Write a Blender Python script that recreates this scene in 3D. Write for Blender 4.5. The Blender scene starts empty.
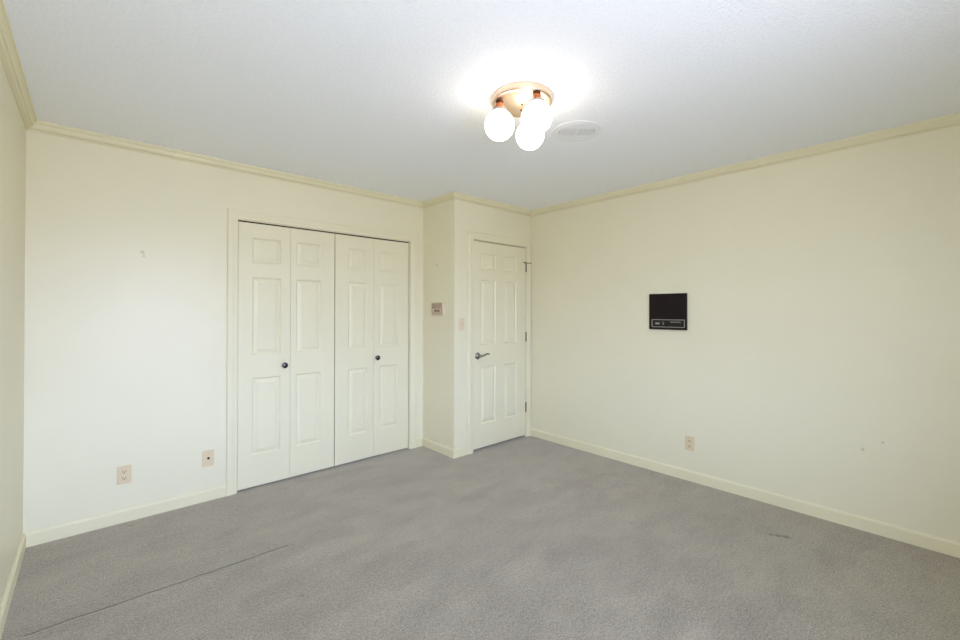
import bpy, bmesh, math, random
from mathutils import Matrix, Vector

random.seed(7)
S = bpy.context.scene
COL = S.collection
PI = math.pi

# room (metres, camera stands above the origin) ---------------------------------
H = 2.44
XL, XR = -0.282, 3.536            # left wall, right wall
YC, YD = 3.5475, 3.049            # closet wall, entry-door wall
XC = 2.4665                       # side of the entry-door nook
YR = -0.70                        # rear wall with the window, behind the camera
T = 0.11                          # wall thickness
YF = 4.42                         # back of the closet and the hall
WZ0, WZ1 = 0.60, 2.06           # sill and head of the windows
REAR_WINDOWS = [(0.05, 1.30)]    # x spans in the rear wall
RIGHT_WINDOWS = []               # y spans in the right wall, outside the picture
LEFT_WINDOWS = []                # y spans in the left wall, outside the picture

# ---------------------------------------------------------------- camera
F = 424.815
cam = bpy.data.objects.new('camera', bpy.data.cameras.new('camera'))
COL.objects.link(cam)
cam.data.sensor_width = 36.0
cam.data.lens = F / 960 * 36.0
cam.data.shift_y = -11.2148 / 960
cam.data.clip_start = 0.02
cam.matrix_world = (Matrix.Translation((0, 0, 1.3521)) @ Matrix.Rotation(-0.7408, 4, 'Z')
                    @ Matrix.Rotation(PI / 2 + 0.0055, 4, 'X') @ Matrix.Rotation(0.0017, 4, 'Z'))
S.camera = cam

# ---------------------------------------------------------------- sky, daylight, exposure
SKY = (2.2, 2.72, 4.15)
SKY_STRENGTH = 9.0
GLOBE_STRENGTH = 6.8
GLOBE_COLOR = (1.0, 0.89, 0.78)
W = bpy.data.worlds.new('sky')
S.world = W
W.use_nodes = True
nt = W.node_tree
nt.nodes.clear()
w_out = nt.nodes.new('ShaderNodeOutputWorld')
w_bg = nt.nodes.new('ShaderNodeBackground')
w_tc = nt.nodes.new('ShaderNodeTexCoord')
w_sep = nt.nodes.new('ShaderNodeSeparateXYZ')
w_ramp = nt.nodes.new('ShaderNodeValToRGB')
w_map = nt.nodes.new('ShaderNodeMapRange')
w_map.inputs['From Min'].default_value = -0.5
w_map.inputs['From Max'].default_value = 0.5
nt.links.new(w_tc.outputs['Generated'], w_sep.inputs[0])
nt.links.new(w_sep.outputs['Z'], w_map.inputs['Value'])
nt.links.new(w_map.outputs[0], w_ramp.inputs[0])
nt.links.new(w_ramp.outputs[0], w_bg.inputs['Color'])
nt.links.new(w_bg.outputs[0], w_out.inputs['Surface'])
cr = w_ramp.color_ramp
cr.elements[0].position = 0.0
cr.elements[0].color = (1.32, 1.39, 1.72, 1)     # lawn and paving below the horizon
cr.elements[1].position = 1.0
cr.elements[1].color = (SKY[0] * 0.45, SKY[1] * 0.45, SKY[2] * 0.47, 1)   # the deeper sky overhead
for pos, c in ((0.49, (1.32, 1.39, 1.72)), (0.53, (2.2, 2.62, 4.0)), (0.66, SKY), (0.80, SKY)):
    e = cr.elements.new(pos)
    e.color = (c[0], c[1], c[2], 1)
w_bg.inputs['Strength'].default_value = SKY_STRENGTH



def portal(x, y, w, rz):
    p = bpy.data.lights.new('window_portal', 'AREA')
    p.shape = 'RECTANGLE'
    p.size = w
    p.size_y = WZ1 - WZ0
    p.cycles.is_portal = True
    o = bpy.data.objects.new('window_portal', p)
    COL.objects.link(o)
    o.location = (x, y, (WZ0 + WZ1) / 2)
    o.rotation_euler = (PI / 2, 0, rz)            # rz = 0 shines towards +Y


for (a_, b_) in REAR_WINDOWS:
    portal((a_ + b_) / 2, YR - T - 0.02, b_ - a_, 0.0)
for (a_, b_) in RIGHT_WINDOWS:
    portal(XR + T + 0.02, (a_ + b_) / 2, b_ - a_, PI / 2)
for (a_, b_) in LEFT_WINDOWS:
    portal(XL - T - 0.02, (a_ + b_) / 2, b_ - a_, -PI / 2)

S.view_settings.view_transform = 'Standard'
S.view_settings.look = 'None'
S.view_settings.gamma = 1.0
S.view_settings.use_curve_mapping = False
S.view_settings.exposure = 0.10
S.cycles.max_bounces = 12
S.cycles.diffuse_bounces = 8
S.cycles.sample_clamp_indirect = 8.0
S.cycles.use_denoising = True


# ---------------------------------------------------------------- materials
def lin(r, g, b):
    f = lambda v: (v / 255 / 12.92) if v / 255 <= 0.04045 else ((v / 255 + 0.055) / 1.055) ** 2.4
    return (f(r), f(g), f(b), 1.0)


def material(name, rgb, rough=0.5, metal=0.0, noise=0.0, scale=8.0, bump=0.0, bump_scale=80.0, spec=0.4, bump_dist=0.002, detail=4.0):
    m = bpy.data.materials.new(name)
    m.use_nodes = True
    n, l = m.node_tree.nodes, m.node_tree.links
    b = n['Principled BSDF']
    c = lin(*rgb)
    b.inputs['Base Color'].default_value = c
    b.inputs['Roughness'].default_value = rough
    b.inputs['Metallic'].default_value = metal
    b.inputs['Specular IOR Level'].default_value = spec
    tc = n.new('ShaderNodeTexCoord')
    if noise:
        t = n.new('ShaderNodeTexNoise')
        t.inputs['Scale'].default_value = scale
        t.inputs['Detail'].default_value = detail
        r = n.new('ShaderNodeValToRGB')
        r.color_ramp.elements[0].position = 0.3
        r.color_ramp.elements[1].position = 0.7
        r.color_ramp.elements[0].color = tuple(v * (1 - noise) for v in c[:3]) + (1,)
        r.color_ramp.elements[1].color = tuple(min(1, v * (1 + noise)) for v in c[:3]) + (1,)
        l.new(tc.outputs['Object'], t.inputs['Vector'])
        l.new(t.outputs['Fac'], r.inputs['Fac'])
        l.new(r.outputs['Color'], b.inputs['Base Color'])
    if bump:
        t2 = n.new('ShaderNodeTexNoise')
        t2.inputs['Scale'].default_value = bump_scale
        t2.inputs['Detail'].default_value = 3.0
        bp = n.new('ShaderNodeBump')
        bp.inputs['Strength'].default_value = bump
        bp.inputs['Distance'].default_value = bump_dist
        l.new(tc.outputs['Object'], t2.inputs['Vector'])
        l.new(t2.outputs['Fac'], bp.inputs['Height'])
        l.new(bp.outputs['Normal'], b.inputs['Normal'])
    return m


def math_node(n, l, op, a, b=None, c=None):
    k = n.new('ShaderNodeMath')
    k.operation = op
    for i, v in enumerate((a, b, c)):
        if v is None:
            continue
        if isinstance(v, (int, float)):
            k.inputs[i].default_value = v
        else:
            l.new(v, k.inputs[i])
    return k.outputs[0]


WALL = (231, 225, 197)
TRIM = (230, 223, 190)
DOOR = (231, 225, 196)


def wall_material(name, marks=()):
    """Cream wall paint with small scuffs: marks = (x, y, z, radius, strength)."""
    m = material(name, WALL, rough=0.40, noise=0.012, scale=2.2, bump=0.06, bump_scale=170, spec=0.5, bump_dist=0.001)
    n, l = m.node_tree.nodes, m.node_tree.links
    b = n['Principled BSDF']
    src = b.inputs['Base Color'].links[0].from_socket
    geo = n.new('ShaderNodeNewGeometry')
    nz = n.new('ShaderNodeTexNoise')
    nz.inputs['Scale'].default_value = 90
    l.new(geo.outputs['Position'], nz.inputs['Vector'])
    for (x, y, z, r, s) in marks:
        d = n.new('ShaderNodeVectorMath')
        d.operation = 'DISTANCE'
        l.new(geo.outputs['Position'], d.inputs[0])
        d.inputs[1].default_value = (x, y, z)
        dist = math_node(n, l, 'ADD', d.outputs['Value'], math_node(n, l, 'MULTIPLY', math_node(n, l, 'SUBTRACT', nz.outputs['Fac'], 0.5), r * 1.6))
        mr = n.new('ShaderNodeMapRange')
        mr.inputs['From Min'].default_value = r * 0.4
        mr.inputs['From Max'].default_value = r
        mr.inputs['To Min'].default_value = s
        mr.inputs['To Max'].default_value = 0
        l.new(dist, mr.inputs['Value'])
        mx = n.new('ShaderNodeMixRGB')
        mx.inputs[2].default_value = lin(120, 108, 84)
        l.new(mr.outputs[0], mx.inputs[0])
        l.new(src, mx.inputs[1])
        src = mx.outputs[0]
    l.new(src, b.inputs['Base Color'])
    return m


def carpet_material():
    m = material('grey_carpet', (170, 165, 162), rough=1.0, spec=0.05)
    n, l = m.node_tree.nodes, m.node_tree.links
    b = n['Principled BSDF']
    geo = n.new('ShaderNodeNewGeometry')
    pos = geo.outputs['Position']

    def noise(scale, detail, vec=pos, rough=0.5):
        t = n.new('ShaderNodeTexNoise')
        t.inputs['Scale'].default_value = scale
        t.inputs['Detail'].default_value = detail
        t.inputs['Roughness'].default_value = rough
        l.new(vec, t.inputs['Vector'])
        return t.outputs['Fac']

    def stretched(rot, sc):
        mp = n.new('ShaderNodeMapping')
        mp.inputs['Rotation'].default_value = (0, 0, rot)
        mp.inputs['Scale'].default_value = sc
        l.new(pos, mp.inputs['Vector'])
        return mp.outputs[0]

    fine = noise(170, 2.0, rough=0.7)
    mid = noise(62, 3.0, rough=0.6)
    big = noise(1.3, 4.0, rough=0.55)
    patch = noise(4.5, 4.0, rough=0.6)
    streak = noise(3.0, 4.0, stretched(0.75, (1.0, 2.6, 1)), 0.6)
    fac = math_node(n, l, 'MULTIPLY_ADD', math_node(n, l, 'SUBTRACT', fine, 0.5), 2.8, 1.0)
    fac = math_node(n, l, 'MULTIPLY_ADD', math_node(n, l, 'SUBTRACT', mid, 0.5), 0.85, fac)
    fac = math_node(n, l, 'MULTIPLY_ADD', math_node(n, l, 'SUBTRACT', big, 0.5), 0.22, fac)
    fac = math_node(n, l, 'MULTIPLY_ADD', math_node(n, l, 'SUBTRACT', patch, 0.5), 0.42, fac)
    fac = math_node(n, l, 'MULTIPLY_ADD', math_node(n, l, 'SUBTRACT', streak, 0.5), 0.38, fac)
    # nap brushed this way and that: irregular patches with soft edges
    warp = n.new('ShaderNodeTexNoise')
    warp.inputs['Scale'].default_value = 3.5
    warp.inputs['Detail'].default_value = 3.0
    l.new(pos, warp.inputs['Vector'])
    wv = n.new('ShaderNodeVectorMath')
    wv.operation = 'MULTIPLY_ADD'
    l.new(warp.outputs['Color'], wv.inputs[0])
    wv.inputs[1].default_value = (0.5, 0.5, 0)
    l.new(stretched(0.45, (1.0, 2.4, 1)), wv.inputs[2])
    vor = n.new('ShaderNodeTexVoronoi')
    vor.feature = 'SMOOTH_F1'
    vor.inputs['Scale'].default_value = 2.6
    vor.inputs['Smoothness'].default_value = 0.18
    l.new(wv.outputs[0], vor.inputs['Vector'])
    vs = n.new('ShaderNodeSeparateXYZ')
    l.new(vor.outputs['Color'], vs.inputs[0])
    fac = math_node(n, l, 'MULTIPLY_ADD', math_node(n, l, 'SUBTRACT', vs.outputs['X'], 0.5), 0.13, fac)
    # the long dark seam at the left, and a few stains
    sep = n.new('ShaderNodeSeparateXYZ')
    l.new(pos, sep.inputs[0])
    X, Y = sep.outputs['X'], sep.outputs['Y']
    wob = math_node(n, l, 'MULTIPLY', math_node(n, l, 'SUBTRACT', noise(7, 3.0), 0.5), 0.03)
    line = math_node(n, l, 'ADD', math_node(n, l, 'MULTIPLY_ADD', X, 0.0252, -2.576), Y)
    line = math_node(n, l, 'ABSOLUTE', math_node(n, l, 'ADD', line, wob))
    lm = n.new('ShaderNodeMapRange')
    lm.inputs['From Min'].default_value = 0.0025
    lm.inputs['From Max'].default_value = 0.011
    lm.inputs['To Min'].default_value = 0.55
    lm.inputs['To Max'].default_value = 0.0
    l.new(line, lm.inputs['Value'])
    inside = math_node(n, l, 'MULTIPLY', math_node(n, l, 'LESS_THAN', X, 0.838), math_node(n, l, 'GREATER_THAN', X, -0.20))
    seam = math_node(n, l, 'MULTIPLY', lm.outputs[0], inside)
    dark = seam
    for (x, y, r, s) in ((0.19, 3.45, 0.022, 0.35), (3.075, 0.645, 0.032, 0.6), (3.055, 0.68, 0.03, 0.55), (3.04, 0.71, 0.024, 0.45), (3.125, 1.908, 0.03, 0.28),
                         (0.741, 2.06, 0.018, 0.35), (0.838, 2.553, 0.014, 0.4), (2.55, 1.35, 0.03, 0.2)):
        d = n.new('ShaderNodeVectorMath')
        d.operation = 'DISTANCE'
        l.new(pos, d.inputs[0])
        d.inputs[1].default_value = (x, y, 0.0)
        mr = n.new('ShaderNodeMapRange')
        mr.inputs['From Min'].default_value = r * 0.2
        mr.inputs['From Max'].default_value = r
        mr.inputs['To Min'].default_value = s
        mr.inputs['To Max'].default_value = 0
        l.new(d.outputs['Value'], mr.inputs['Value'])
        dark = math_node(n, l, 'MAXIMUM', dark, mr.outputs[0])
    fac = math_node(n, l, 'MULTIPLY', fac, math_node(n, l, 'SUBTRACT', 1.0, dark))
    # faint warmer and cooler patches of the pile
    tint = n.new('ShaderNodeMixRGB')
    tint.inputs[1].default_value = lin(145, 140, 122)
    tint.inputs[2].default_value = lin(148, 137, 121)
    l.new(noise(0.8, 2.0), tint.inputs[0])
    mul = n.new('ShaderNodeVectorMath')
    mul.operation = 'SCALE'
    l.new(tint.outputs[0], mul.inputs[0])
    l.new(fac, mul.inputs['Scale'])
    l.new(mul.outputs[0], b.inputs['Base Color'])
    h = math_node(n, l, 'ADD', fine, math_node(n, l, 'MULTIPLY', mid, 0.8))
    h = math_node(n, l, 'SUBTRACT', h, math_node(n, l, 'MULTIPLY', dark, 2.0))
    bp = n.new('ShaderNodeBump')
    b.inputs['Sheen Weight'].default_value = 0.7
    b.inputs['Sheen Roughness'].default_value = 0.45
    b.inputs['Sheen Tint'].default_value = (1.0, 0.92, 0.82, 1)
    bp.inputs['Strength'].default_value = 0.55
    bp.inputs['Distance'].default_value = 0.006
    l.new(h, bp.inputs['Height'])
    l.new(bp.outputs['Normal'], b.inputs['Normal'])
    return m


def ceiling_material():
    m = material('white_stipple', (226, 226, 226), rough=0.85, spec=0.15)
    n, l = m.node_tree.nodes, m.node_tree.links
    b = n['Principled BSDF']
    tc = n.new('ShaderNodeTexCoord')
    v = n.new('ShaderNodeTexNoise')
    v.inputs['Scale'].default_value = 82
    v.inputs['Detail'].default_value = 3.5
    v.inputs['Roughness'].default_value = 0.62
    l.new(tc.outputs['Object'], v.inputs['Vector'])
    bp = n.new('ShaderNodeBump')
    bp.inputs['Strength'].default_value = 0.5
    bp.inputs['Distance'].default_value = 0.0085
    l.new(v.outputs['Fac'], bp.inputs['Height'])
    l.new(bp.outputs['Normal'], b.inputs['Normal'])
    r = n.new('ShaderNodeValToRGB')
    r.color_ramp.elements[0].position = 0.3
    r.color_ramp.elements[1].position = 0.7
    r.color_ramp.elements[0].color = lin(243, 246, 252)
    r.color_ramp.elements[1].color = lin(251, 253, 255)
    l.new(v.outputs['Fac'], r.inputs['Fac'])
    l.new(r.outputs['Color'], b.inputs['Base Color'])
    return m


def emission_material(name, color, strength):
    m = material(name, (250, 247, 240), rough=0.35)
    b = m.node_tree.nodes['Principled BSDF']
    b.inputs['Emission Color'].default_value = (*color, 1)
    b.inputs['Emission Strength'].default_value = strength
    return m


def pane_material():
    m = bpy.data.materials.new('window_glass')
    m.use_nodes = True
    n, l = m.node_tree.nodes, m.node_tree.links
    n.clear()
    o = n.new('ShaderNodeOutputMaterial')
    mx = n.new('ShaderNodeMixShader')
    tr = n.new('ShaderNodeBsdfTransparent')
    gl = n.new('ShaderNodeBsdfGlossy')
    gl.inputs['Roughness'].default_value = 0.02
    mx.inputs[0].default_value = 0.05
    l.new(tr.outputs[0], mx.inputs[1])
    l.new(gl.outputs[0], mx.inputs[2])
    l.new(mx.outputs[0], o.inputs[0])
    return m


M = {
    'wall': wall_material('cream_wall_paint'),
    'wall_back': wall_material('cream_wall_paint_nail_holes', ((0.245, YC, 1.735, 0.016, 0.30), (0.252, YC, 1.71, 0.010, 0.3))),
    'wall_return': wall_material('cream_wall_paint_dent', ((XC, 3.32, 1.80, 0.022, 0.22),)),
    'wall_right': wall_material('cream_wall_paint_scuffs', ((XR, 0.345, 0.50, 0.011, 0.32), (XR, 0.255, 0.56, 0.010, 0.28))),
    'ceiling': ceiling_material(),
    'carpet': carpet_material(),
    'trim': material('cream_trim_paint', TRIM, rough=0.42, noise=0.015, scale=3.0),
    'casing': material('cream_casing_paint', DOOR, rough=0.42, noise=0.012, scale=3.0),
    'door': material('off_white_door_paint', DOOR, rough=0.40, noise=0.012, scale=2.5, bump=0.03, bump_scale=40),
    'ivory': material('almond_plastic', (223, 203, 168), rough=0.4, noise=0.02, scale=30),
    'pink': material('pale_almond_plastic', (225, 208, 182), rough=0.4, noise=0.02, scale=30),
    'tan': material('beige_thermostat_plastic', (196, 176, 148), rough=0.5, noise=0.03, scale=40),
    'tan_light': material('pale_lever_and_lit_side', (228, 214, 196), rough=0.4, noise=0.02, scale=40),
    'slot_tan': material('brown_slot', (128, 104, 84), rough=0.7, noise=0.05, scale=40),
    'slot': material('dark_slot', (52, 42, 36), rough=0.8, noise=0.05, scale=40),
    'black': material('dark_brown_plastic', (33, 23, 21), rough=0.5, noise=0.06, scale=40, bump=0.1, bump_scale=260, spec=0.22),
    'black_dark': material('black_plastic', (17, 14, 13), rough=0.35, noise=0.05, scale=40),
    'silver': material('brushed_silver', (176, 170, 166), rough=0.38, metal=0.75, noise=0.06, scale=60),
    'print': material('grey_print', (182, 178, 170), rough=0.5, noise=0.05, scale=60),
    'nickel': material('dark_nickel', (150, 142, 140), rough=0.28, metal=1.0, noise=0.08, scale=50),
    'bronze': material('oil_rubbed_bronze', (84, 82, 84), rough=0.26, metal=0.9, noise=0.08, scale=60),
    'brass': material('aged_brass', (104, 82, 42), rough=0.42, metal=0.45, noise=0.1, scale=60),
    'copper': material('polished_copper_brass', (238, 212, 188), rough=0.36, metal=1.0, noise=0.03, scale=14),
    'socket': material('copper_socket', (196, 120, 84), rough=0.30, metal=0.9, noise=0.06, scale=50),
    'socket_dark': material('dark_copper', (84, 52, 36), rough=0.45, metal=0.8, noise=0.08, scale=50),
    'white_metal': material('white_vent_paint', (240, 241, 244), rough=0.45, noise=0.01, scale=20),
    'duct_shade': material('shaded_duct_grey', (165, 165, 168), rough=0.7, noise=0.05, scale=20),
    'globe': emission_material('lit_opal_glass', GLOBE_COLOR, GLOBE_STRENGTH),
    'glass': pane_material(),
    'white_frame': material('white_window_paint', (238, 237, 230), rough=0.4, noise=0.01, scale=6),
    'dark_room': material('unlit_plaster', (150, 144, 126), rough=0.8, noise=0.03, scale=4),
}


# ---------------------------------------------------------------- mesh helpers
class MB:
    def __init__(self):
        self.b = bmesh.new()

    def box(self, x0, x1, y0, y1, z0, z1, bevel=0.0, seg=2):
        r = bmesh.ops.create_cube(self.b, size=1.0)
        vs = r['verts']
        bmesh.ops.scale(self.b, vec=(abs(x1 - x0), abs(y1 - y0), abs(z1 - z0)), verts=vs)
        bmesh.ops.translate(self.b, vec=((x0 + x1) / 2, (y0 + y1) / 2, (z0 + z1) / 2), verts=vs)
        if bevel:
            es = list({e for v in vs for e in v.link_edges})
            bmesh.ops.bevel(self.b, geom=es, offset=bevel, segments=seg, affect='EDGES', profile=0.5)
        return self

    def lathe(self, prof, mat=Matrix.Identity(4), n=48):
        """prof: (radius, z) from one end to the other, turned about the local Z axis."""
        rings = []
        for (r, z) in prof:
            if r < 1e-6:
                rings.append([self.b.verts.new(mat @ Vector((0, 0, z)))])
            else:
                rings.append([self.b.verts.new(mat @ Vector((r * math.cos(2 * PI * i / n), r * math.sin(2 * PI * i / n), z))) for i in range(n)])
        for a, c in zip(rings, rings[1:]):
            for i in range(n):
                j = (i + 1) % n
                q = ([a[0]] if len(a) == 1 else [a[i], a[j]]) + ([c[0]] if len(c) == 1 else [c[j], c[i]])
                if len(q) > 2:
                    self.b.faces.new(q)
        return self

    def tube(self, pts, rad, n=12):
        """A round bar along pts; rad is a number or one radius per point."""
        rads = rad if isinstance(rad, (list, tuple)) else [rad] * len(pts)
        P = [Vector(p) for p in pts]
        rings = []
        ref = None
        for i, p in enumerate(P):
            d = (P[min(i + 1, len(P) - 1)] - P[max(i - 1, 0)]).normalized()
            if ref is None:
                ref = d.orthogonal().normalized()
            ref = (ref - d * ref.dot(d)).normalized()
            s = d.cross(ref)
            rings.append([self.b.verts.new(p + rads[i] * (math.cos(2 * PI * k / n) * ref + math.sin(2 * PI * k / n) * s)) for k in range(n)])
        for a, c in zip(rings, rings[1:]):
            for i in range(n):
                self.b.faces.new((a[i], a[(i + 1) % n], c[(i + 1) % n], c[i]))
        self.b.faces.new(list(reversed(rings[0])))
        self.b.faces.new(rings[-1])
        return self

    def quad(self, *ps):
        self.b.faces.new([self.b.verts.new(p) for p in ps])

    def build(self, name, mat, parent=None, loc=(0, 0, 0), rot=(0, 0, 0), smooth=False, merge=True):
        if merge:
            bmesh.ops.remove_doubles(self.b, verts=self.b.verts[:], dist=1e-5)
        bmesh.ops.recalc_face_normals(self.b, faces=self.b.faces[:])
        me = bpy.data.meshes.new(name)
        self.b.to_mesh(me)
        self.b.free()
        me.materials.append(M[mat])
        if smooth:
            me.polygons.foreach_set('use_smooth', [True] * len(me.polygons))
            try:
                me.set_sharp_from_angle(angle=math.radians(38))
            except Exception:
                pass
        o = bpy.data.objects.new(name, me)
        COL.objects.link(o)
        o.location = loc
        o.rotation_euler = rot
        if parent:
            o.parent = parent
        return o


def tag(o, label=None, cat=None, group=None, kind=None):
    for k, v in (('label', label), ('category', cat), ('group', group), ('kind', kind)):
        if v:
            o[k] = v
    return o


def empty(name, loc=(0, 0, 0), rz=0.0):
    o = bpy.data.objects.new(name, None)
    COL.objects.link(o)
    o.location = loc
    o.rotation_euler = (0, 0, rz)
    o.empty_display_size = 0.05
    return o


def copy_tree(o, parent=None):
    c = o.copy()
    COL.objects.link(c)
    if parent:
        c.parent = parent
    for ch in [k for k in COL.objects if k.parent == o]:
        copy_tree(ch, c)
    return c


def structure(o, label, cat):
    return tag(o, label, cat, kind='structure')


# ---------------------------------------------------------------- room shell
mb = MB()
mb.box(XL - T, XR + T, YR - T, YF + T, -0.10, 0.0)
structure(mb.build('floor', 'carpet'), 'grey wall-to-wall carpet with a dark seam at the left', 'floor')
mb = MB()
mb.box(XL - T, XR + T, YR - T, YF + T, H, H + 0.10)
structure(mb.build('ceiling', 'ceiling'), 'white stippled ceiling over the empty room', 'ceiling')



def cut_wall(mb, lo, hi, spans, put):
    """Wall pieces round the window openings; put(a, b, z0, z1) adds one box along the wall."""
    at = lo
    for (a_, b_) in sorted(spans):
        put(at, a_, 0, H)
        put(a_, b_, 0, WZ0)
        put(a_, b_, WZ1, H)
        at = b_
    put(at, hi, 0, H)


mb = MB()
cut_wall(mb, YR - T, YF + T, LEFT_WINDOWS, lambda a_, b_, z0, z1: mb.box(XL - T, XL, a_, b_, z0, z1))
structure(mb.build('wall_left', 'wall'), 'cream side wall, a narrow strip at the picture edge', 'wall')
mb = MB()
cut_wall(mb, YR - T, YF + T, RIGHT_WINDOWS, lambda a_, b_, z0, z1: mb.box(XR, XR + T, a_, b_, z0, z1))
structure(mb.build('wall_right', 'wall_right'), 'long cream wall that carries the dark intercom', 'wall')

OX0, OX1, OZ = 0.798, 2.312, 2.036          # closet opening
mb = MB()
mb.box(XL, OX0, YC, YC + T, 0, H)
mb.box(OX1, XC, YC, YC + T, 0, H)
mb.box(OX0, OX1, YC, YC + T, OZ, H)
structure(mb.build('wall_back', 'wall_back'), 'cream wall around the closet opening', 'wall')

mb = MB()
mb.box(XC, XC + T, YD, YF, 0, H)
structure(mb.build('wall_return', 'wall_return'), 'short shaded cream wall between closet and entry door', 'wall')

DX0, DX1, DZ = 2.697, 3.4635, 2.045         # entry opening
mb = MB()
mb.box(XC + T, DX0, YD, YD + T, 0, H)
mb.box(DX1, XR, YD, YD + T, 0, H)
mb.box(DX0, DX1, YD, YD + T, DZ, H)
structure(mb.build('wall_entry', 'wall'), 'narrow cream wall around the entry door', 'wall')

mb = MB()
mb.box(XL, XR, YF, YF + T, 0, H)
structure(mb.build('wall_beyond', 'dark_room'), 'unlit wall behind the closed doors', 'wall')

mb = MB()
cut_wall(mb, XL, XR, REAR_WINDOWS, lambda a_, b_, z0, z1: mb.box(a_, b_, YR - T, YR, z0, z1))
structure(mb.build('wall_rear', 'wall'), 'cream wall behind the viewer', 'wall')


def window(name, loc, rz, w, label):
    """A two-light sash window in its opening; local +y looks into the room, the wall face is y = 0."""
    win = structure(empty(name, loc, rz), label, 'window')
    hw = w / 2
    hh = WZ1 - WZ0
    mb = MB()
    mb.box(-hw, -hw + 0.03, -T, 0, 0, hh)
    mb.box(hw - 0.03, hw, -T, 0, 0, hh)
    mb.box(-hw + 0.03, hw - 0.03, -T, 0, 0, 0.03)
    mb.box(-hw + 0.03, hw - 0.03, -T, 0, hh - 0.03, hh)
    mb.box(-0.025, 0.025, -T, -0.02, 0.03, hh - 0.03)
    mb.build('window_frame', 'white_frame', win, merge=False)
    for (a, b2) in ((0.025, hw - 0.03), (-hw + 0.03, -0.025)):
        mb = MB()
        mb.box(a, a + 0.025, -0.085, -0.055, 0.03, hh - 0.03)
        mb.box(b2 - 0.025, b2, -0.085, -0.055, 0.03, hh - 0.03)
        mb.box(a + 0.025, b2 - 0.025, -0.085, -0.055, 0.03, 0.055)
        mb.box(a + 0.025, b2 - 0.025, -0.085, -0.055, hh - 0.055, hh - 0.03)
        sash = mb.build('sash', 'white_frame', win, merge=False)
        mb = MB()
        mb.box(a + 0.026, b2 - 0.026, -0.072, -0.068, 0.056, hh - 0.056)
        mb.build('pane', 'glass', sash)
    mb = MB()
    mb.box(-hw - 0.06, hw + 0.06, 0, 0.05, -0.03, 0, bevel=0.006)
    mb.build('window_sill', 'white_frame', win)


for k, (a_, b_) in enumerate(REAR_WINDOWS):
    window('window_%d' % (k + 1), ((a_ + b_) / 2, YR, WZ0), 0.0, b_ - a_, 'white sash window in the wall behind the viewer')
for k, (a_, b_) in enumerate(RIGHT_WINDOWS):
    window('window_%d' % (k + 1 + len(REAR_WINDOWS)), (XR, (a_ + b_) / 2, WZ0), PI / 2, b_ - a_, 'white sash window in the right wall, outside the picture')


for k, (a_, b_) in enumerate(LEFT_WINDOWS):
    window('window_%d' % (k + 1 + len(REAR_WINDOWS) + len(RIGHT_WINDOWS)), (XL, (a_ + b_) / 2, WZ0), -PI / 2, b_ - a_, 'white sash window in the left wall, outside the picture')


# ---------------------------------------------------------------- mouldings
def sweep(name, mat, A, B, prof, mapf, ta=0.0, tb=0.0):
    """Profile (offset, height) swept from A to B (2D). The offset goes to the left of A->B; ta/tb slant the ends
    (1: the end moves forward along A->B by the offset, -1: backward, 0: square)."""
    A, B = Vector(A), Vector(B)
    d = (B - A).normalized()
    nrm = Vector((-d.y, d.x))
    mb = MB()
    ra, rb = [], []
    for (o, h) in prof:
        p = A + nrm * o + d * (ta * o)
        q = B + nrm * o + d * (tb * o)
        ra.append(mb.b.verts.new(mapf(p.x, p.y, h)))
        rb.append(mb.b.verts.new(mapf(q.x, q.y, h)))
    k = len(prof)
    for i in range(k):
        j = (i + 1) % k
        mb.b.faces.new((ra[i], ra[j], rb[j], rb[i]))
    mb.b.faces.new(ra)
    mb.b.faces.new(list(reversed(rb)))
    return mb, mat, name


def crown_prof():
    p, d = 0.048, 0.0535
    return [(0.0, H), (p, H), (p, H - 0.010), (p - 0.007, H - 0.0105), (p - 0.0075, H - 0.014), (p - 0.013, H - 0.018), (p - 0.017, H - 0.025),
            (p - 0.019, H - 0.033), (0.0225, H - 0.0335), (0.0225, H - 0.037), (0.019, H - 0.0425), (0.012, H - 0.0455), (0.006, H - 0.046),
            (0.006, H - 0.0475), (0.0095, H - 0.0485), (0.0095, H - 0.052), (0.008, H - d), (0.0, H - d)]


def base_prof(h=0.081, t=0.0135):
    return [(0.0, 0.0), (t, 0.0), (t, h - 0.011), (t - 0.003, h - 0.005), (t - 0.007, h), (0.0, h)]


xy = lambda x, y, h: (x, y, h)
# inside on the left of the walk: rear-left is walked right, up the right wall, along the entry wall, out, back, down the left wall
crown = [
    ('trim_1', (XR, YR), (XR, YD), 1, -1, 'cream crown moulding along the right wall'),
    ('trim_2', (XR, YD), (XC, YD), 1, 1, 'short cream crown moulding above the entry door'),
    ('trim_3', (XC, YD), (XC, YC), -0.0 - 1, -1, 'shaded cream crown moulding between closet and entry door'),
    ('trim_4', (XC, YC), (XL, YC), 1, -1, 'cream crown moulding above the closet doors'),
    ('trim_5', (XL, YC), (XL, YR), 1, -1, 'cream crown moulding at the left picture edge'),
    ('trim_6', (XL, YR), (XR, YR), 1, -1, 'cream crown moulding behind the viewer'),
]
for (nm, A, B, ta, tb, lab) in crown:
    mb, mat, name = sweep(nm, 'trim', A, B, crown_prof(), xy, ta, tb)
    structure(mb.build(name, mat), lab, 'crown moulding')

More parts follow.
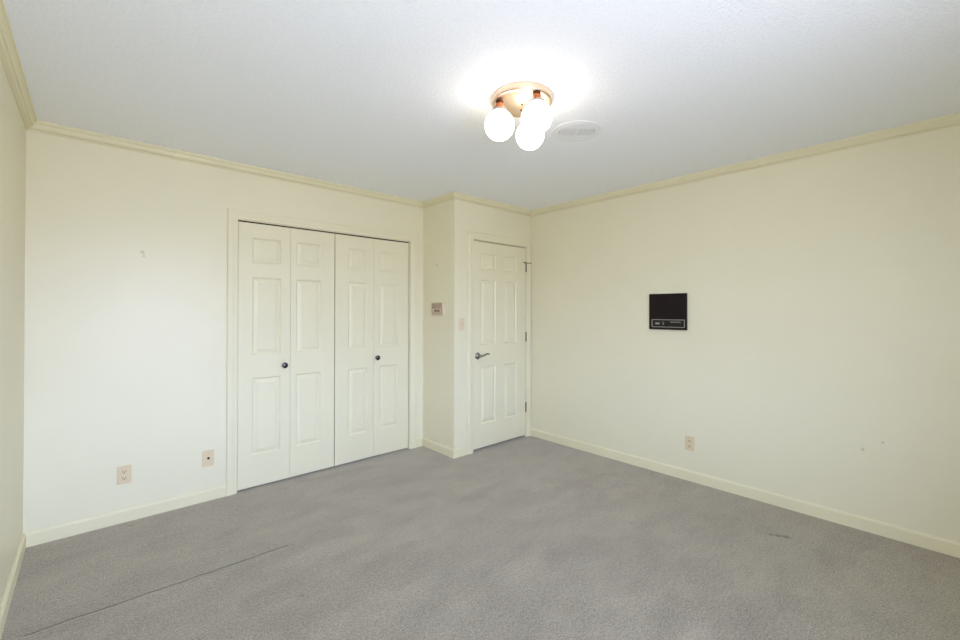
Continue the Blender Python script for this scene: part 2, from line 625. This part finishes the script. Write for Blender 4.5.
CW = 0.066                                   # casing width
boards = [
    ('baseboard_right', (XR, YR), (XR, YD), 1, -1, 'cream baseboard below the right wall'),
    ('baseboard_entry', (DX0 - CW, YD), (XC, YD), 0, 1, 'short baseboard left of the entry door casing'),
    ('baseboard_return', (XC, YD), (XC, YC), -1, -1, 'shaded baseboard of the short wall by the closet'),
    ('baseboard_nook', (XC, YC), (OX1 + CW, YC), 1, 0, 'sliver of baseboard right of the closet casing'),
    ('baseboard_back', (OX0 - CW, YC), (XL, YC), 0, -1, 'baseboard left of the closet, below the two outlets'),
    ('baseboard_left', (XL, YC), (XL, YR), 1, -1, 'cream baseboard at the left picture edge'),
    ('baseboard_rear', (XL, YR), (XR, YR), 1, -1, 'baseboard behind the viewer'),
]
for (nm, A, B, ta, tb, lab) in boards:
    mb, mat, name = sweep(nm, 'trim', A, B, base_prof(), xy, ta, tb)
    structure(mb.build(name, mat), lab, 'baseboard')

casing_prof = [(0.0, 0.0), (0.0, 0.010), (0.004, 0.0125), (0.020, 0.0125), (0.024, 0.015), (0.040, 0.0175), (CW - 0.006, 0.0175), (CW, 0.013), (CW, 0.0)]


def casing(name, x0, x1, z1, yw, label):
    """Mitred casing round an opening: two legs and a head in one mesh, one moulding run."""
    mp = lambda x, z, h: (x, yw - h, z)
    root = None
    out = bmesh.new()
    runs = [((x0, 0.0), (x0, z1), 0, 1), ((x0, z1), (x1, z1), -1, 1), ((x1, z1), (x1, 0.0), -1, 0)]
    for (A, B, ta, tb) in runs:
        mb, mat, nm = sweep(name, 'casing', A, B, casing_prof, mp, ta, tb)
        me = bpy.data.meshes.new('run')
        mb.b.to_mesh(me)
        mb.b.free()
        out.from_mesh(me)
        bpy.data.meshes.remove(me)
    k = MB()
    k.b.free()
    k.b = out
    return structure(k.build(name, 'casing'), label, 'door casing')


casing('trim_7', OX0 - 0.0, OX1, OZ, YC, 'pale casing around the double closet doors')
casing('trim_8', DX0, DX1, DZ, YD, 'pale casing around the single entry door')


def jamb(name, x0, x1, z1, yw, depth, stop, label):
    mb = MB()
    t = 0.006
    mb.box(x0, x0 + t, yw, yw + depth, 0, z1)
    mb.box(x1 - t, x1, yw, yw + depth, 0, z1)
    mb.box(x0 + t, x1 - t, yw, yw + depth, z1 - t, z1)
    if stop:
        y = yw + stop
        mb.box(x0 + t, x0 + t + 0.012, y, y + 0.03, 0, z1 - t)
        mb.box(x1 - t - 0.012, x1 - t, y, y + 0.03, 0, z1 - t)
        mb.box(x0 + t + 0.012, x1 - t - 0.012, y, y + 0.03, z1 - t - 0.012, z1 - t)
    return structure(mb.build(name, 'casing', merge=False), label, 'door jamb')


jamb('trim_9', OX0, OX1, OZ, YC, T, 0, 'jamb inside the closet opening')
jamb('trim_10', DX0, DX1, DZ, YD, T, 0.041, 'jamb and stop inside the entry doorway')


# ---------------------------------------------------------------- panelled doors
def panel_slab(mb, w, h, t, cols, rows, back=True):
    """A moulded six-panel style slab: front face at y=0 looking to -Y, x 0..w, z 0..h; cols/rows list panel spans."""
    rings = [(0.0, 0.0), (0.005, 0.0045), (0.010, 0.0095), (0.014, 0.0100), (0.038, 0.0036), (0.041, 0.0016)]

    def face(side):
        def P(x, z, dep):
            return (x, dep if side == 0 else t - dep, z)
        xs = sorted({0.0, w} | {v for c in cols for v in c})
        zs = sorted({0.0, h} | {v for r in rows for v in r})
        for i in range(len(xs) - 1):
            for j in range(len(zs) - 1):
                x0, x1, z0, z1 = xs[i], xs[i + 1], zs[j], zs[j + 1]
                if (x0, x1) in cols and (z0, z1) in rows:
                    prev = None
                    for (o, dep) in rings:
                        cur = [P(x0 + o, z0 + o, dep), P(x1 - o, z0 + o, dep), P(x1 - o, z1 - o, dep), P(x0 + o, z1 - o, dep)]
                        if prev:
                            for k in range(4):
                                mb.quad(prev[k], prev[(k + 1) % 4], cur[(k + 1) % 4], cur[k])
                        prev = cur
                    mb.quad(*prev)
                else:
                    mb.quad(P(x0, z0, 0), P(x1, z0, 0), P(x1, z1, 0), P(x0, z1, 0))
        e = 0.0
        return xs, zs
    xs, zs = face(0)
    face(1)
    for i in range(len(xs) - 1):
        for z in (0.0, h):
            mb.quad((xs[i], 0, z), (xs[i + 1], 0, z), (xs[i + 1], t, z), (xs[i], t, z))
    for j in range(len(zs) - 1):
        for x in (0.0, w):
            mb.quad((x, 0, zs[j]), (x, 0, zs[j + 1]), (x, t, zs[j + 1]), (x, t, zs[j]))


BZ = 0.012                                   # bottom of the closet doors
BH = 2.020 - BZ
ROWS = [(0.250 - BZ, 0.838 - BZ), (1.015 - BZ, 1.608 - BZ), (1.718 - BZ, 1.910 - BZ)]
REC = YC + 0.010                             # plane of the closet door faces


def knob_mesh():
    mb = MB()
    rot = Matrix.Rotation(PI / 2, 4, 'X')    # local z -> world -y
    mb.lathe([(0.0, 0.0), (0.015, 0.0), (0.015, 0.003), (0.009, 0.005), (0.008, 0.012), (0.012, 0.016), (0.0205, 0.020), (0.0225, 0.0245),
              (0.0212, 0.029), (0.016, 0.0325), (0.008, 0.0342), (0.0, 0.0345)], rot, 32)
    return mb


def leaf(parent, ax, ay, bx, by, cols, knob_x=None):
    """One closet door leaf between two hinge lines (world xy), its bottom at BZ."""
    w = math.hypot(bx - ax, by - ay)
    mb = MB()
    panel_slab(mb, w, BH, 0.030, cols, ROWS)
    o = mb.build('door_leaf', 'door', parent, loc=(ax - parent.location.x, ay - parent.location.y, BZ), rot=(0, 0, math.atan2(by - ay, bx - ax)))
    if knob_x is not None:
        k = knob_mesh().build('knob', 'bronze', o, loc=(knob_x, 0, 0.919 - BZ), smooth=True)
        k['label'] = 'dark round knob'
    return o


d1 = structure(empty('door_1', (1.18, REC, 0)), 'left pair of white folding closet leaves, beside the wall with outlets', 'closet door')
leaf(d1, 0.808, REC, 1.1825, REC, [(0.095, 0.303)], 0.329)
leaf(d1, 1.1845, REC, 1.5485, REC, [(0.043, 0.248)])
d2 = structure(empty('door_2', (1.93, REC, 0)), 'right pair of white folding closet leaves, nearer the entry door', 'closet door')
leaf(d2, 1.556, REC, 1.9275, REC + 0.006, [(0.120, 0.308)])
leaf(d2, 1.9295, REC + 0.006, 2.299, REC, [(0.056, 0.256)], 0.030)
# the hanging track in the head of the closet
mb = MB()
mb.box(OX0 + 0.01, OX1 - 0.01, YC + 0.012, YC + 0.042, OZ - 0.014, OZ - 0.006)
structure(mb.build('trim_11', 'slot'), 'dark sliding track in the head of the closet opening', 'door track')

# entry door
EX0, EX1 = 2.710, 3.4545
EB = 0.022
d3 = structure(empty('door_3', (EX0, YD + 0.003, EB)), 'white six-panel entry door with a dark lever handle', 'entry door')
mb = MB()
EROWS = [(0.250 - EB, 0.808 - EB), (1.022 - EB, 1.660 - EB), (1.760 - EB, 1.917 - EB)]
panel_slab(mb, EX1 - EX0, 2.031 - EB, 0.035, [(2.800 - EX0, 3.008 - EX0), (3.129 - EX0, 3.313 - EX0)], EROWS)
mb.build('door_panel', 'door', d3)

hx, hz = 2.759 - EX0, 0.918 - EB
mb = MB()
rot = Matrix.Translation((hx, 0, hz)) @ Matrix.Rotation(PI / 2, 4, 'X')
mb.lathe([(0.0, 0.0), (0.033, 0.0), (0.034, 0.003), (0.032, 0.007), (0.024, 0.011), (0.014, 0.014), (0.011, 0.018), (0.0105, 0.040), (0.013, 0.043), (0.013, 0.053), (0.009, 0.057), (0.0, 0.058)], rot, 36)
hd = mb.build('door_handle', 'nickel', d3, smooth=True)
hd['label'] = 'dark nickel round rose'
mb = MB()
pts = []
rad = []
for i in range(19):
    t = i / 18
    pts.append((hx + 0.006 + t * 0.110, -0.048 + 0.008 * math.sin(t * PI), hz + 0.004 - 0.010 * math.sin(t * PI * 1.1) * (1 - t) + 0.022 * (t ** 1.5) - 0.012 * max(0, t - 0.8) / 0.2))
    rad.append(0.0105 - 0.0045 * t)
mb.tube(pts, rad, 14)
lv = mb.build('lever', 'nickel', hd, smooth=True)
lv['label'] = 'wavy dark nickel lever'

for zc in (1.822, 1.074, 0.318):
    mb = MB()
    x = 3.4590 - EX0
    z0 = zc - EB
    for k in range(5):
        mb.tube([(x, -0.006, z0 - 0.046 + k * 0.0184 + 0.0006), (x, -0.006, z0 - 0.046 + (k + 1) * 0.0184 - 0.0006)], 0.0064, 14)
    mb.tube([(x, -0.006, z0 - 0.049), (x, -0.006, z0 + 0.049)], 0.0046, 12)
    mb.lathe([(0, 0.0555), (0.004, 0.0545), (0.0062, 0.0515), (0.0055, 0.0485), (0.0, 0.0485)], Matrix.Translation((x, -0.006, z0)), 14)
    hg = mb.build('hinge', 'brass', d3, smooth=True, merge=False)
    hg['label'] = 'aged brass hinge'
    if zc > 1.5:
        mb = MB()
        zt = z0 + 0.0505
        mb.lathe([(0.0, zt + 0.004), (0.010, zt + 0.004), (0.010, zt - 0.003), (0.0, zt - 0.003)], Matrix.Translation((x, -0.006, 0)), 16)
        mb.tube([(x + 0.003, -0.010, zt), (x + 0.050, -0.016, zt)], 0.0062, 10)
        mb.tube([(x - 0.003, -0.010, zt), (x - 0.038, -0.016, zt)], 0.0062, 10)
        mb.tube([(x + 0.048, -0.016, zt), (x + 0.064, -0.017, zt)], 0.0068, 12)
        mb.tube([(x - 0.036, -0.016, zt), (x - 0.046, -0.017, zt)], 0.0068, 12)
        st = mb.build('hinge_pin_stop', 'brass', hg, smooth=True, merge=False)
        st['label'] = 'dark brass T-shaped hinge pin stop'


# ---------------------------------------------------------------- wall plates
def screw(parent, x, z, y, mat='ivory'):
    mb = MB()
    mb.lathe([(0.0, 0.0), (0.0034, 0.0), (0.0030, 0.0012), (0.0, 0.0016)], Matrix.Translation((x, y, z)) @ Matrix.Rotation(PI / 2, 4, 'X'), 12)
    return mb.build('screw', mat, parent, smooth=True)


def plate(root, w, h, mat, t=0.006):
    mb = MB()
    mb.box(-w / 2, w / 2, -t, 0, -h / 2, h / 2, bevel=0.0028, seg=3)
    return mb.build('face_plate', mat, root)


def make_outlet(loc, rz, label):
    r = tag(empty('wall_outlet', loc, rz), label, 'electrical outlet', 'duplex outlets low on the walls')
    plate(r, 0.070, 0.114, 'ivory')
    for s in (-1, 1):
        mb = MB()
        z = s * 0.0205
        mb.box(-0.0165, 0.0165, -0.0085, -0.0055, z - 0.0135, z + 0.0135, bevel=0.0012)
        rc = mb.build('receptacle', 'ivory', r)
        mb = MB()
        mb.box(-0.0085, -0.0058, -0.0091, -0.0080, z - 0.004, z + 0.0065)
        mb.box(0.0055, 0.0085, -0.0091, -0.0080, z - 0.003, z + 0.0060)
        mb.lathe([(0.0, 0.0), (0.0032, 0.0), (0.0032, 0.0009), (0.0, 0.0009)], Matrix.Translation((0, -0.0082, z - 0.0085)) @ Matrix.Rotation(PI / 2, 4, 'X'), 12)
        sl = mb.build('slot', 'slot', rc, merge=False)
        sl['label'] = 'dark contact slots'
    screw(r, 0, 0, -0.006)
    return r


out = make_outlet((0.160, YC, 0.302), 0, 'almond duplex outlet low on the wall left of the closet, nearer the left corner')
o2 = copy_tree(out)
o2.location = (XR, 1.378, 0.300)
o2.rotation_euler = (0, 0, -PI / 2)
o2['label'] = 'almond duplex outlet below the dark intercom on the right wall'

jk = tag(empty('cable_jack', (0.620, YC, 0.301)), 'almond wall plate with one dark central jack, next to the closet casing', 'wall jack')
plate(jk, 0.070, 0.114, 'ivory')
mb = MB()
rotx = Matrix.Rotation(PI / 2, 4, 'X')
mb.lathe([(0.0, 0.005), (0.0085, 0.005), (0.0085, 0.0085), (0.0062, 0.0085), (0.0062, 0.0145), (0.0042, 0.0155), (0.0, 0.0155)], rotx, 18)
c = mb.build('connector', 'slot', jk, smooth=True)
c['label'] = 'dark round cable connector'
for s in (-1, 1):
    screw(jk, 0, s * 0.042, -0.006)

sw = tag(empty('light_switch', (2.5520, YD, 1.229)), 'pale pinkish toggle switch plate on the strip left of the entry door', 'light switch')
plate(sw, 0.070, 0.114, 'pink')
mb = MB()
mb.box(-0.0055, 0.0055, -0.0072, -0.0055, -0.0125, 0.0125, bevel=0.0008)
sl = mb.build('switch_frame', 'ivory', sw)
mb = MB()
mb.box(-0.0042, 0.0042, -0.020, -0.006, -0.0050, 0.0045, bevel=0.0014)
tg = mb.build('toggle', 'ivory', sw, loc=(0, 0, 0.002), rot=(math.radians(18), 0, 0))
for s in (-1, 1):
    screw(sw, 0, s * 0.030, -0.006, 'pink')

# thermostat on the short wall
th = tag(empty('thermostat', (XC, 3.286, 1.373), -PI / 2), 'beige wall thermostat with upright grille slots on the short shaded wall', 'thermostat')
TW, TH, TD = 0.180, 0.124, 0.020
mb = MB()
mb.box(-TW / 2, TW / 2, -TD, 0, -TH / 2, TH / 2, bevel=0.004, seg=3)
hs = mb.build('housing', 'tan_light', th)  # pale colour stands in for window light on the near side face
hs['label'] = 'housing with window light put into its pale colour'
mb = MB()
mb.box(-TW / 2 + 0.003, TW / 2 - 0.006, -TD - 0.003, -TD + 0.002, -TH / 2 + 0.003, TH / 2 - 0.003, bevel=0.0015)
mb.build('cover', 'tan', th)
TD += 0.003
mb = MB()
for k in range(10):
    x = -TW / 2 + 0.018 + k * 0.0155
    mb.box(x - 0.0018, x + 0.0018, -TD - 0.0008, -TD + 0.001, 0.004, TH / 2 - 0.012)
g = mb.build('grille', 'slot_tan', th, merge=False)
g['label'] = 'brown upright vent slots'
mb = MB()
mb.box(-TW / 2 + 0.012, TW / 2 - 0.014, -TD - 0.0022, -TD + 0.001, -0.026, -0.012, bevel=0.0008)
s_ = mb.build('dial_strip', 'slot_tan', th)
s_['label'] = 'brown scale strip'
mb = MB()
mb.box(-0.062, -0.046, -TD - 0.009, -TD + 0.0005, -0.028, 0.000, bevel=0.002)
lv = mb.build('lever', 'tan_light', th)
lv['label'] = 'pale set lever'
mb = MB()
mb.box(0.054, 0.070, -TD - 0.007, -TD + 0.0005, -0.026, -0.008, bevel=0.002)
mb.build('button', 'tan_light', th)

# ---------------------------------------------------------------- intercom on the right wall
ic = tag(empty('wall_intercom', (XR, 1.5485, 1.3505), -PI / 2), 'square dark brown intercom speaker panel with silver framed control strip on the right wall', 'intercom')
IW, IH, ID = 0.309, 0.299, 0.022
mb = MB()
mb.box(-IW / 2, IW / 2, -ID, 0, -IH / 2, IH / 2, bevel=0.003, seg=2)
mb.build('housing', 'black', ic)
mb = MB()
nz = 26
for k in range(nz):
    z = -0.052 + k * (0.188 / (nz - 1))
    mb.box(-0.136, 0.136, -ID - 0.0022, -ID + 0.001, z - 0.0022, z + 0.0022, bevel=0.0007, seg=1)
mb.build('speaker_grille', 'black', ic, merge=False)
mb = MB()
zc, fw, fh, ft = -0.0975, 0.272, 0.066, 0.0056
mb.box(-fw / 2, fw / 2, -ID - 0.004, -ID, zc + fh / 2 - ft, zc + fh / 2, bevel=0.001, seg=1)
mb.box(-fw / 2, fw / 2, -ID - 0.004, -ID, zc - fh / 2, zc - fh / 2 + ft, bevel=0.001, seg=1)
mb.box(-fw / 2, -fw / 2 + ft, -ID - 0.004, -ID, zc - fh / 2 + ft, zc + fh / 2 - ft, bevel=0.001, seg=1)
mb.box(fw / 2 - ft, fw / 2, -ID - 0.004, -ID, zc - fh / 2 + ft, zc + fh / 2 - ft, bevel=0.001, seg=1)
fr = mb.build('strip_frame', 'silver', ic, loc=(0.006, 0, 0), merge=False)
fr['label'] = 'thin silver frame'
mb = MB()
mb.box(-fw / 2 + ft, fw / 2 - ft, -ID - 0.0015, -ID + 0.001, zc - fh / 2 + ft, zc + fh / 2 - ft)
cp = mb.build('control_strip', 'black_dark', ic, loc=(0.006, 0, 0))
# the worn, unreadable print on the strip: short pale strokes
mb = MB()
x = -0.105
for wch in (0.007, 0.005, 0.008, 0.004, 0.007):
    mb.box(x, x + wch, -ID - 0.0019, -ID - 0.0012, zc - 0.009, zc + 0.004)
    x += wch + 0.0014
mb.box(-0.100, -0.076, -ID - 0.0019, -ID - 0.0012, zc + 0.0055, zc + 0.0068)
pm = mb.build('emblem', 'print', cp, merge=False)
pm['label'] = 'small pale maker mark, too worn to read'
mb = MB()
x = 0.020
for wch in (0.004, 0.006, 0.003, 0.005, 0.004, 0.007, 0.003, 0.005, 0.006, 0.004, 0.005, 0.003, 0.006, 0.004):
    mb.box(x, x + wch, -ID - 0.0019, -ID - 0.0012, zc + 0.0090, zc + 0.0145)
    x += wch + 0.0016
pm2 = mb.build('lettering', 'print', cp, merge=False)
pm2['label'] = 'thin row of pale print, too small to read'
mb = MB()
mb.lathe([(0.0, 0.0), (0.0165, 0.0), (0.0165, 0.002), (0.0135, 0.0035), (0.0125, 0.010), (0.0, 0.0105)], Matrix.Translation((-0.034, -ID - 0.0012, zc)) @ rotx, 28)
kn = mb.build('volume_knob', 'black_dark', cp, smooth=True)
mb = MB()
mb.box(-0.0022, 0.0022, -0.0125, -0.0105, -0.012, 0.012)
pt = mb.build('pointer', 'print', kn, loc=(-0.034, -ID - 0.0012, zc), rot=(0, math.radians(-24), 0))
pt['label'] = 'pale pointer line'
for k in range(3):
    mb = MB()
    x = 0.018 + k * 0.031
    mb.box(x, x + 0.024, -ID - 0.005, -ID - 0.001, zc - 0.016, zc + 0.001, bevel=0.0012)
    mb.build('button', 'black_dark', cp)

# ---------------------------------------------------------------- ceiling light
LX, LY = 1.612, 1.448
cl = tag(empty('ceiling_light', (LX, LY, H)), 'round copper flush ceiling lamp with three lit white globes', 'ceiling light')
mb = MB()
mb.lathe([(0.0, 0.0), (0.150, 0.0), (0.1525, -0.003), (0.1525, -0.028), (0.150, -0.033), (0.145, -0.036), (0.137, -0.0355), (0.132, -0.033), (0.06, -0.034), (0.0, -0.0345)], n=72)
mb.build('canopy', 'copper', cl, smooth=True)
for (x, y) in ((0.0, 0.0), (0.045, 0.045)):
    mb = MB()
    mb.lathe([(0.0, -0.034), (0.006, -0.034), (0.006, -0.037), (0.003, -0.041), (0.0, -0.042)], Matrix.Translation((x, y, 0)), 14)
    mb.build('canopy_screw', 'brass', cl, smooth=True)
GR = 0.074
for a in (144, 257, 22):
    gx, gy = 0.117 * math.cos(math.radians(a)) - 0.014, 0.117 * math.sin(math.radians(a)) - 0.016
    mt = Matrix.Translation((gx, gy, 0))
    mb = MB()
    mb.lathe([(0.0, -0.034), (0.0175, -0.034), (0.0190, -0.037), (0.0190, -0.048), (0.0160, -0.050), (0.0, -0.050)], mt, 28)
    ho = mb.build('lamp_holder', 'socket_dark', cl, smooth=True)
    mb = MB()
    mb.lathe([(0.0, -0.050), (0.0180, -0.050), (0.0205, -0.053), (0.0205, -0.062), (0.0185, -0.064), (0.0225, -0.068), (0.0225, -0.076), (0.0, -0.076)], mt, 28)
    sk = mb.build('collar', 'socket', ho, smooth=True)
    sk['label'] = 'bright copper collar'
    mb = MB()
    mb.lathe([(0.0, -0.076), (0.026, -0.076), (0.036, -0.079), (0.0395, -0.083), (0.0395, -0.092), (0.0375, -0.0925), (0.0375, -0.085), (0.0, -0.081)], mt, 32)
    fi = mb.build('fitter', 'silver', ho, smooth=True)
    fi['label'] = 'pale silver globe fitter'
    mb = MB()
    zc_ = -0.159
    prof = [(0.0, zc_ - GR)]
    for k in range(1, 25):
        t = PI * k / 26
        prof.append((GR * math.sin(t), zc_ - GR * math.cos(t)))
    prof = [p for p in prof if not (p[1] > zc_ and p[0] < 0.034)]
    prof += [(0.034, zc_ + 0.067), (0.034, zc_ + 0.0735), (0.0, zc_ + 0.0735)]
    mb.lathe(prof, mt, 48)
    gl = mb.build('globe', 'globe', cl, smooth=True)
    gl['label'] = 'lit white glass globe'

# ---------------------------------------------------------------- ceiling vent
vt = tag(empty('ceiling_vent', (2.161, 1.500, H), -0.7408), 'round white air vent flush in the ceiling beside the lamp', 'air vent')
mb = MB()
mb.lathe([(0.149, 0.0), (0.149, -0.0015), (0.144, -0.0035), (0.134, -0.0045), (0.126, -0.003), (0.121, -0.003), (0.117, -0.0055), (0.111, -0.0055), (0.108, -0.004), (0.108, 0.0)], n=72)
mb.build('rim', 'white_metal', vt, smooth=True)
mb = MB()
mb.lathe([(0.0, -0.0005), (0.107, -0.0005), (0.107, -0.001), (0.0, -0.001)], n=48)
mb.build('duct_shade_plate', 'duct_shade', vt)  # flat grey disc; shade inside the vent opening is put into its colour
mb = MB()
n = 25
for k in range(n):
    x = -0.100 + k * 0.200 / (n - 1)
    if abs(x) < 0.006:
        continue
    hy = min(0.050, math.sqrt(0.1085 ** 2 - x * x) - 0.001)
    mb.box(x - 0.0030, x + 0.0030, -hy, hy, -0.0042, -0.001)
lo = mb.build('louver', 'white_metal', vt, merge=False)
mb = MB()
for s in (-1, 1):
    pts = []
    m_ = 24
    top, bot = [], []
    a0 = math.asin(0.050 / 0.1078)
    for k in range(m_ + 1):
        a = a0 + (PI - 2 * a0) * k / m_
        top.append((0.1078 * math.cos(a), s * 0.1078 * math.sin(a)))
    vs0 = [mb.b.verts.new((x, y, -0.001)) for x, y in top]
    vs1 = [mb.b.verts.new((x, y, -0.0042)) for x, y in top]
    mb.b.faces.new(vs0)
    mb.b.faces.new(vs1)
    for k in range(len(top)):
        j = (k + 1) % len(top)
        mb.b.faces.new((vs0[k], vs0[j], vs1[j], vs1[k]))
mb.box(-0.005, 0.005, -0.050, 0.050, -0.0048, -0.001)
mb.build('blade_plate', 'white_metal', vt, merge=False)
